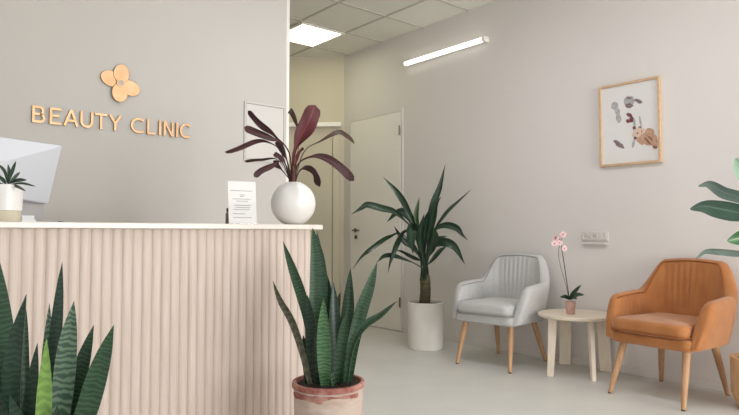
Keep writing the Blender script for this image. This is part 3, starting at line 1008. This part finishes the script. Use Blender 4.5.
# ------------------------------------------------------------------ right-hand plant in a wooden pot
wc = at(761, 405, 3.42); wc.z = 0
wp = thing('potted_rubber_plant', 'broad-leaved plant in a round wooden pot beside the orange armchair', 'potted plant', wc)
rim_pot(wp, wc, [(.105, 0), (.112, .003), (.118, .02), (.145, .09), (.146, .29), (.143, .294), (.130, .294), (.128, .26), (0, .258)], M['birch'])
rim_pot(wp, wc, [(0, .2585), (.1275, .2585), (.126, .272), (0, .28)], M['soil'], 'soil')
s0 = Vector((wc.x, wc.y, .262)); s1 = at(762, 150, 3.45)
stem = catmull([s0, s0.lerp(s1, .35) + Vector((.02, -.01, 0)), s0.lerp(s1, .7), s1], 16)
mb = MB(); mb.tube(stem, [.016 - .0006 * i for i in range(17)], 12)
obj('stem', mb, M['stem_green'], wp, smooth=True)
WP = [
    ([(762, 214), (748, 200), (735, 195.5), (723, 192), (709, 183.5), (698.5, 186)], 3.35, 13, 'ficus_grey', .35, 'blade'),
    ([(762, 222), (748, 215), (733, 211.5), (716, 208), (703, 206), (690.5, 209)], 3.25, 19, 'ficus', .2, 'blade'),
    ([(763, 244), (752, 236), (744, 237), (736, 239), (727.5, 241)], 3.45, 17, 'ficus_bright', .15, 'blade'),
    ([(763, 262), (748, 255), (735, 253), (718, 251.5), (705, 251.5), (696, 258.5)], 3.2, 7.5, 'ficus_grey', .5, 'blade'),
    ([(762, 182), (754, 180), (748, 176), (741, 169), (735.5, 158)], 3.4, 18, 'ficus_pale', .1, 'blade'),
    ([(762, 200), (772, 192), (782, 190), (792, 198)], 3.2, 20, 'ficus', .2, 'blade'),
    ([(763, 230), (773, 225), (783, 226), (794, 238)], 3.15, 20, 'ficus', -.2, 'blade'),
    ([(762, 160), (764, 140), (768, 120), (774, 100)], 3.3, 20, 'ficus', .2, 'blade'),
    ([(763, 252), (772, 250), (780, 256), (788, 268)], 3.2, 18, 'ficus', .2, 'blade'),
]
for pix, d1_, w, m_, ro, kd in WP:
    y0 = pix[0][1]
    tt = min(range(17), key=lambda i: abs((CAM + (stem[i] - CAM)).z - at(762, y0, 3.45).z))
    foot = stem[tt]
    n_ = len(pix) - 1
    pts = [foot] + [at(x, y, 3.45 + (d1_ - 3.45) * (i + 1) / n_) for i, (x, y) in enumerate(pix[1:])]
    leaf(wp, pts, w * 3.4 / F_PX, M[m_], kd, roll=ro, fold=.25, wave=.12, n=20)

# ------------------------------------------------------------------ armchairs
def armchair(name, label, cx, cy, ang, fab, welt, shift=0.0):
    t = thing(name, label, 'armchair', (cx, cy, 0), 'tub armchairs along the right wall')
    f = Vector((-math.cos(ang), math.sin(ang), 0))     # the way the chair faces
    l = Vector((-f.y, f.x, 0))                         # across
    O = Vector((cx, cy, 0))

    def F(a, b, z): return O + f * a + l * b + Vector((0, 0, z))

    def W(a, b, z): return F(a, b + shift, z)

    def smooth01(x):
        x = max(0, min(1, x)); return x * x * (3 - 2 * x)
    # ---- shell: back and arms in one upholstered wrap
    NS, NC = 110, 20
    zb = .345

    def plan(s, z):
        """centre line of the wrap at height z; s from -1 (right arm front) to 1 (left arm front)"""
        up = (z - zb) / .49
        back_a = -.205 - .06 * up
        hb = .249 + .036 * min(1, up * 1.8) + .012 * max(0, up - .5)
        rc = .15
        end_a = .272 - .115 * max(0, (z - zb) / .26) ** 1.25
        L1 = 2 * (hb - rc); L2 = rc * PI / 2; L3 = end_a - (back_a + rc)
        # fixed shares so that the same s stays on the same feature at every height
        q = abs(s); sg = 1 if s >= 0 else -1
        if q < .26:
            return Vector((back_a, sg * (hb - rc) * q / .26)), Vector((-1, 0))
        if q < .50:
            a = (q - .26) / .24 * PI / 2
            return Vector((back_a + rc - rc * math.cos(a), sg * (hb - rc + rc * math.sin(a)))), Vector((-math.cos(a), sg * math.sin(a)))
        u = (q - .50) / .50
        return Vector((back_a + rc + L3 * u, sg * hb + sg * .012 * math.sin(u * PI / 2))), Vector((0, sg))

    def top(s):
        q = abs(s)
        arm = .610 + .014 * smooth01((1 - q) / .5)
        bk_h = .838 - .012 * (q / .3) ** 2
        k = smooth01((.475 - q) / .175)
        return arm * (1 - k) + bk_h * k
    mb = MB()
    rings = []
    for i in range(NS + 1):
        s = -1 + 2 * i / NS
        q = abs(s)
        zt = top(s)
        e = max(0, (q - .90) / .10)                 # rounding of the arm front
        sh = math.sqrt(max(0, 1 - e * e)) if e < 1 else 0.0
        th = .076 * (.35 + .65 * sh)
        zt2 = zt - .035 * (1 - sh)
        ring = []
        # inner face upward, round top, outer face downward
        zz = []
        for k in range(8): zz.append((zb + (zt2 - th / 2 - zb) * k / 7, -1))
        for k in range(1, 6): zz.append((k, 0))
        for k in range(8): zz.append((zt2 - th / 2 + (zb - zt2 + th / 2) * k / 7, 1))
        for (z, side) in zz:
            if side == 0:
                a = PI * z / 6
                off = -math.cos(a) * th / 2
                zq = zt2 - th / 2 + math.sin(a) * th / 2
            else:
                zq = z
                off = side * th / 2
            c, nn = plan(s, zq)
            if side == -1 and q < .86:
                hgt = (zq - .47) / (zt2 - .47)
                if 0 < hgt < .93:
                    # stitched vertical channels
                    ph = s * 27 if q < .45 else s * 27
                    pl = abs(math.sin(ph * PI / 2 * 1.0))
                    off += .011 * (1 - pl ** .5) * min(1, (1 - hgt) * 5, hgt * 8)
            if side == 1:
                off += .010 * math.sin(PI * (zq - zb) / (zt2 - zb))
            p = c + nn * off
            ring.append(W(p.x, p.y, zq))
        rings.append(ring)
    m = len(rings[0])
    vs = [v for r in rings for v in r]
    fs = []
    for i in range(NS):
        for k in range(m):
            fs.append((i * m + k, i * m + (k + 1) % m, (i + 1) * m + (k + 1) % m, (i + 1) * m + k))
    fs.append(tuple(range(m)))
    fs.append(tuple(range(NS * m, NS * m + m)))
    mb.add(vs, fs)
    back = obj('backrest', mb, fab, t, smooth=True, angle=75)
    # welt along the rim of the arms and back
    def rim(q0, q1, n):
        out = []
        for i in range(n + 1):
            s = q0 + (q1 - q0) * i / n
            e = max(0, (abs(s) - .90) / .10)
            sh = math.sqrt(max(0, 1 - e * e)) if e < 1 else 0
            zt = top(s) - .035 * (1 - sh)
            th = .076 * (.35 + .65 * sh)
            zq = zt - th * .22
            c, nn = plan(s, zq)
            p = c + nn * (-th * .47)
            out.append(W(p.x, p.y, zq))
        return out
    mb = MB(); mb.tube(rim(-.985, .985, 80), .0035, 6)
    obj('piping', mb, welt, back, smooth='full')

    # ---- rounded seat block helper
    def pad(name, a0, a1, hw0, hw1, z0, z1, rad, puff, material, par=t):
        mm = MB()
        N, Mx = 12, 12
        prof_n = 5
        loops = []
        # outline (rounded rectangle) shrinking over rounded edges
        def outline(inset, z, dome):
            pts = []
            rc = .05
            A0, A1 = a0 + inset, a1 - inset
            cs = [(A1 - rc, 1), (A0 + rc, 1), (A0 + rc, -1), (A1 - rc, -1)]
            for ci, (ca, sg) in enumerate(cs):
                hw = (hw1 if ci in (0, 3) else hw0) - inset
                for k in range(7):
                    base_an = [0, PI / 2, PI, 3 * PI / 2][ci]
                    an = base_an + k / 6 * PI / 2
                    pts.append((ca + rc * math.cos(an), sg * (hw - rc) + rc * math.sin(an), z))
            return pts
        seq = []
        for k in range(prof_n + 1):
            an = -PI / 2 + PI / 2 * k / prof_n
            seq.append((rad * (1 - math.cos(an)), z0 + rad + rad * math.sin(an)))
        for k in range(prof_n + 1):
            an = PI / 2 * k / prof_n
            seq.append((rad * (1 - math.cos(an)), z1 - rad + rad * math.sin(an)))
        for ins, z in seq:
            loops.append(outline(ins, z, 0))
        for k in range(1, 5):
            ins = rad + k * .03
            loops.append(outline(min(ins, .155), z1 + puff * math.sin(k / 4 * PI / 2), 0))
        vv = [W(*p) for lp in loops for p in lp]
        q = len(loops[0])
        ff = []
        for i in range(len(loops) - 1):
            for k in range(q):
                ff.append((i * q + k, i * q + (k + 1) % q, (i + 1) * q + (k + 1) % q, (i + 1) * q + k))
        ff.append(tuple(range(q - 1, -1, -1)))
        ff.append(tuple(range((len(loops) - 1) * q, len(loops) * q)))
        mm.add(vv, ff)
        return obj(name, mm, material, par, smooth=True, angle=60)
    pad('seat_base', -.215, .285, .245, .262, .325, .395, .018, 0.0, fab)
    cu = pad('seat_cushion', -.19, .305, .212, .236, .392, .478, .03, .012, fab)
    # welt round the cushion front
    mb = MB()
    pth = [(.05, -.245, .405), (.2, -.248, .405), (.272, -.235, .405), (.303, -.2, .405), (.307, 0, .405), (.303, .2, .405), (.272, .235, .405), (.2, .248, .405), (.05, .245, .405)]
    mb.tube(catmull([W(*p) for p in pth], 40), .004, 6)
    obj('piping', mb, welt, cu, smooth='full')
    for fa, fb, ta, tb in ((.282, .230, .205, .195), (.282, -.230, .205, -.195), (-.272, .212, -.165, .165), (-.272, -.212, -.165, -.165)):
        p0, p1 = F(fa, fb, .006), W(ta, tb, .335)
        mb = MB(); mb.tube([p0, p0.lerp(p1, .5), p1], [.0135, .0195, .0235], 16)
        lg = obj('leg', mb, M['oak'], t, smooth=True)
        mb = MB(); mb.tube([F(fa, fb, 0), F(fa, fb, .0058)], [.0115, .012], 12)
        obj('foot_glide', mb, M['rubber'], lg, smooth=True)
    return t


armchair('armchair', 'light grey fabric tub armchair with wooden legs beside the round table', 3.818, 2.968, -math.radians(6), M['grey'], M['grey_dark'])
armchair('armchair', 'cognac orange velvet tub armchair with wooden legs near the right edge', 3.866, 1.724, math.radians(5), M['orange'], M['orange_dark'], .022)

# ------------------------------------------------------------------ side table
tc2 = Vector((3.912, 2.392, 0)); TR_ = .264
st = thing('side_table', 'round whitewashed wooden side table between the two armchairs', 'side table', tc2)
mb = MB(); mb.lathe(tc2, [(TR_ - .012, .403), (TR_, .409), (TR_ + .001, .424), (TR_ - .003, .428), (0, .428)], 72)
obj('tabletop', mb, M['ash'], st, smooth=True)
for (fx, fy), (ux, uy), wt, wb_, tk in (((3.70, 2.47), (-.45, .9), .030, .022, .016), ((3.805, 2.205), (.55, .83), .024, .016, .016),
                                       ((4.13, 2.63), (-.60, .80), .046, .042, .013), ((4.14, 2.30), (-.50, .86), .042, .044, .013)):
    foot = Vector((fx, fy, 0))
    tpp = foot.lerp(Vector((tc2.x, tc2.y, 0)), .12); tpp.z = .403
    u = Vector((ux, uy, 0)).normalized(); v = Vector((-u.y, u.x, 0))
    mb = MB()
    vs = []
    for c, w in ((foot, wb_), (tpp, wt)):
        vs += [c - u * w - v * tk, c + u * w - v * tk, c + u * w + v * tk, c - u * w + v * tk]
    mb.add(vs, [(3, 2, 1, 0), (4, 5, 6, 7), (0, 1, 5, 4), (1, 2, 6, 5), (2, 3, 7, 6), (3, 0, 4, 7)])
    obj('leg', mb, M['ash'], st, bevel=.006, seg=3)

# orchid on the table
oc = at(570.5, 311, 4.28); ZB = .4285
orc = thing('potted_orchid', 'small pink orchid in a clay pot on the round side table', 'orchid', (oc.x, oc.y, ZB))
c3 = Vector((oc.x, oc.y, ZB))
rim_pot(orc, c3, [(.027, 0), (.029, .002), (.036, .078), (.036, .088), (.034, .089), (.031, .089), (.031, .076), (0, .075)], M['pink_clay'], n=32)
rim_pot(orc, c3, [(0, .0752), (.0308, .0752), (.030, .08), (0, .083)], M['soil'], 'soil', 24)
D = 4.28
for pix, d1_, w in (([(570, 299), (574, 293), (581, 285)], 4.2, 6), ([(571, 299), (577, 295), (584, 295)], 4.25, 5.5), ([(570, 299), (565, 296), (560, 297)], 4.2, 5.5), ([(570, 299), (573, 297), (577, 299)], 4.15, 6)):
    px_leaf(orc, pix, D, d1_, w * .75, M['drac'], 'blade', roll=.4, fold=.3, n=10, thick=.002)
P1 = [(569.5, 300), (567, 283), (564, 263), (561.5, 247), (560, 240), (557.5, 236), (555, 238)]
s_pts = catmull([at(x, y, D - .004 * i) for i, (x, y) in enumerate(P1)], 24)
mb = MB(); mb.tube(s_pts, .0032, 8); obj('flower_stem', mb, M['stem_dark'], orc, smooth=True)
P2 = [(569, 300), (566, 285), (561, 268), (558.5, 255), (559.5, 245), (562, 238)]
s2 = catmull([at(x, y, D + .01) for x, y in P2], 20)
mb = MB(); mb.tube(s2, .002, 8); obj('flower_stem', mb, M['stem_green'], orc, smooth=True)


def orchid_flower(c, face, r):
    face = face.normalized()
    sx = face.cross(Vector((0, 0, 1))).normalized(); sy = sx.cross(face)
    fl = MB()
    for k in range(5):
        a = PI / 2 + 2 * PI * k / 5
        d = sx * math.cos(a) + sy * math.sin(a)
        p = sx * -math.sin(a) + sy * math.cos(a)
        wd = .62 if k in (1, 4) else .42
        vs = [c]
        n = 8
        for i in range(n + 1):
            t = i / n
            an = PI * t
            vs.append(c + d * r * (.52 - .48 * math.cos(an)) * 1.0 + p * 0 + p * r * wd * math.sin(an) * .9 + face * r * .12 * math.sin(an))
        for i in range(1, n):
            an = PI * (1 - i / n)
            vs.append(c + d * r * (.52 - .48 * math.cos(an)) - p * r * wd * math.sin(an) * .9 + face * r * .12 * math.sin(an))
        q = len(vs) - 1
        top_ = vs[1:]
        bot = [v - face * .0015 for v in top_]
        fl.add(top_ + bot, [tuple(range(q)), tuple(range(2 * q - 1, q - 1, -1))] + [(i, (i + 1) % q, q + (i + 1) % q, q + i) for i in range(q)])
    o = obj('flower', fl, M['petal_pink'], orc)
    lp = MB(); lp.lathe((0, 0, 0), [(.001, 0), (r * .16, r * .05), (r * .2, r * .2), (r * .08, r * .34), (.001, r * .38)], 10)
    lp.v = [c + sx * v.x + sy * v.y + face * v.z for v in lp.v]
    obj('lip', lp, M['lip_pink'], o, smooth=True)
    return o


for (x, y, dd, r) in ((556, 238.5, -.02, .026), (563, 234.5, -.03, .024), (554.5, 243.5, -.035, .023), (564.5, 248.5, -.02, .021), (559.5, 243, -.045, .022)):
    c = at(x, y, D + dd)
    near = min(s_pts + s2, key=lambda p: (p - c).length)
    mb = MB(); mb.tube([near, near.lerp(c, .5) + Vector((0, 0, .006)), c], .0014, 6)
    fo = orchid_flower(c, (CAM - c).normalized() + Vector((rnd.uniform(-.5, .5), rnd.uniform(-.5, .5), rnd.uniform(-.3, .2))), r)
    obj('stalk', mb, M['stem_green'], fo, smooth=True)

# ------------------------------------------------------------------ picture, socket
ya, yb, za, zb2 = 1.893, 2.341, 1.487, 2.085
pf = thing('framed_picture', 'oak-framed art print of flowers and feathers on the right wall', 'picture', (XW, (ya + yb) / 2, za))
mb = MB()
fw_ = .016
mb.box(XW - .028, XW, ya, ya + fw_, za, zb2); mb.box(XW - .028, XW, yb - fw_, yb, za, zb2)
mb.box(XW - .028, XW, ya + fw_, yb - fw_, za, za + fw_); mb.box(XW - .028, XW, ya + fw_, yb - fw_, zb2 - fw_, zb2)
obj('frame', mb, M['oak_frame'], pf, bevel=.002)
mb = MB(); mb.box(XW - .014, XW - .002, ya + fw_, yb - fw_, za + fw_, zb2 - fw_)
obj('paper', mb, mat('print_paper', (242, 240, 238), .7), pf)
# print: u 0..1 left->right, v 0..1 top->bottom in the photo crop of the frame
def uv(zx, zy):
    # crop pixel (311x415 crop) to frame-local
    u = (zx - 24) / 248.0
    ytop = 75 - 48 * u; ybot = 405 - 28 * u
    return u, (zy - ytop) / (ybot - ytop)
pm = MB(); cnt = [0]
def blob(zx, zy, rx, ry, rot, mi, jag=.18, n=14):
    cnt[0] += 1
    pr = []
    for k in range(n):
        a = 2 * PI * k / n
        j = 1 + rnd.uniform(-jag, jag)
        x, y = rx * math.cos(a) * j, ry * math.sin(a) * j
        X, Y = zx + x * math.cos(rot) - y * math.sin(rot), zy + x * math.sin(rot) + y * math.cos(rot)
        u, v = uv(X, Y)
        pr.append((yb - u * (yb - ya), zb2 - v * (zb2 - za)))
    pm.prism(pr, lambda p, q, e: Vector((XW - .0142 - e, p, q)), .00012 * cnt[0])
def strip(pts, w, mi):
    for (x0, y0), (x1, y1) in zip(pts[:-1], pts[1:]):
        L = math.hypot(x1 - x0, y1 - y0); blob((x0 + x1) / 2, (y0 + y1) / 2, L / 2 + w * .4, w, math.atan2(y1 - y0, x1 - x0), mi, .12)
_add = pm.add
state = {'mi': 0}
pm.add = lambda vs, fs, mi=0: _add(vs, fs, state['mi'])
def paint(mi): state['mi'] = mi
paint(0); blob(90, 150, 14, 18, .3, 0); strip([(95, 160), (104, 185), (106, 218)], 11, 0)
blob(150, 130, 20, 24, 0, 0); paint(1); blob(150, 148, 16, 10, 0, 1); blob(188, 130, 16, 8, .5, 1); blob(104, 308, 24, 10, .6, 1)
blob(148, 118, 10, 5, 0, 1)
paint(0); strip([(170, 205), (168, 290), (160, 320)], 5, 0); strip([(190, 190), (196, 240)], 4, 0)
paint(4); strip([(235, 250), (205, 285), (185, 290)], 20, 4); strip([(245, 270), (248, 320)], 14, 4); blob(222, 290, 26, 18, .7, 4)
paint(5); strip([(210, 280), (232, 308)], 5, 5); strip([(222, 272), (240, 290)], 4, 5); blob(248, 318, 8, 7, 0, 5)
paint(2); blob(150, 188, 13, 9, .4, 2); blob(158, 206, 9, 13, .2, 2); blob(143, 212, 8, 8, 0, 2); blob(168, 240, 7, 6, 0, 2); blob(190, 238, 6, 5, 0, 2); blob(172, 282, 6, 5, 0, 2)
paint(3); blob(180, 262, 18, 14, 0, 3); blob(200, 252, 12, 12, 0, 3); blob(186, 246, 10, 8, 0, 3); blob(168, 268, 8, 8, 0, 3)
paint(5); blob(182, 262, 4, 4, 0, 5); blob(198, 256, 3, 3, 0, 5)
obj('print', pm, [M['p_grey'], M['p_plum'], M['p_red'], M['p_cream'], M['p_tan'], M['p_brown']], pf)
mb = MB(); mb.box(XW - .0205, XW - .019, ya + fw_, yb - fw_, za + fw_, zb2 - fw_)
obj('glass', mb, M['glass'], pf)

M['socket'] = mat('socket_plastic', (212, 208, 204), .4)
so = thing('wall_socket', 'white triple wall socket plate above the side table', 'socket', (XW, 2.40, .97))
mb = MB(); mb.box(XW - .010, XW, 2.293, 2.51, .942, 1.012)
obj('plate', mb, M['socket'], so, bevel=.003)
mb = MB(); mb.box(XW - .03, XW, 2.30, 2.50, .915, .926)
obj('lower_rail', mb, M['socket'], so, bevel=.002)
for k, y in enumerate((2.475, 2.403, 2.33)):
    mb = MB()
    if k < 2:
        for j in range(24):
            a0, a1 = 2 * PI * j / 24, 2 * PI * (j + 1) / 24
            q = [(y + r * math.cos(a), .977 + r * math.sin(a)) for r, a in ((.021, a0), (.027, a0), (.027, a1), (.021, a1))]
            mb.prism(q, lambda p, z, e: Vector((XW - .009 - e, p, z)), .006)
        sk = obj('socket_ring', mb, M['socket'], so)
        h = MB()
        for s_ in (-.009, .009): h.tube([(XW - .0095, y + s_, .977), (XW - .0112, y + s_, .977)], .003, 8)
        obj('pin_hole', h, M['dark'], sk)
    else:
        mb.box(XW - .015, XW - .009, y - .028, y - .002, .95, 1.004); mb.box(XW - .0142, XW - .009, y + .001, y + .027, .95, 1.004)
        obj('rocker_switch', mb, M['socket'], so, bevel=.002)

# ------------------------------------------------------------------ daylight through the shop front, and added fill lights
def area(name, loc, rot, sx, sy, power, color):
    L = bpy.data.lights.new(name, 'AREA')
    L.shape = 'RECTANGLE'; L.size = sx; L.size_y = sy; L.energy = power; L.color = color
    o = bpy.data.objects.new(name, L); COL.objects.link(o)
    o.location = loc; o.rotation_euler = rot
    return o


area('daylight_main', (2.625, YF - .2, 1.22), (math.radians(90), 0, 0), 2.8, 2.1, 280, (1.0, 1.0, .98))
area('side_fill', (XL - .25, 0.0, 1.28), (math.radians(90), 0, math.radians(-90)), 3.1, 2.2, 26, (.93, 1.0, 1.06))  # fill light added at the side opening to raise the ambient level
# unseen fill lights added under the ceiling to even out the waiting area
for lx, ly, lp in ((2.5, 2.75, 9), (2.35, 1.2, 16)):
    area('ceiling_fill', (lx, ly, ZC - .012), (0, 0, 0), .5, .55, lp, (.98, .97, 1.06))

wd = bpy.data.worlds.new('sky')
SC.world = wd
wd.use_nodes = True
bg = wd.node_tree.nodes['Background']
bg.inputs['Color'].default_value = (.86, .92, 1.0, 1)
bg.inputs['Strength'].default_value = 0.4

SC.view_settings.view_transform = 'Standard'
SC.view_settings.look = 'None'
SC.view_settings.gamma = 1.0
SC.view_settings.use_curve_mapping = False
SC.view_settings.exposure = 0.20
SC.cycles.max_bounces = 10
SC.cycles.diffuse_bounces = 6
SC.cycles.transparent_max_bounces = 12
SC.cycles.sample_clamp_indirect = 6.0
SC.cycles.caustics_reflective = False
SC.cycles.caustics_refractive = False
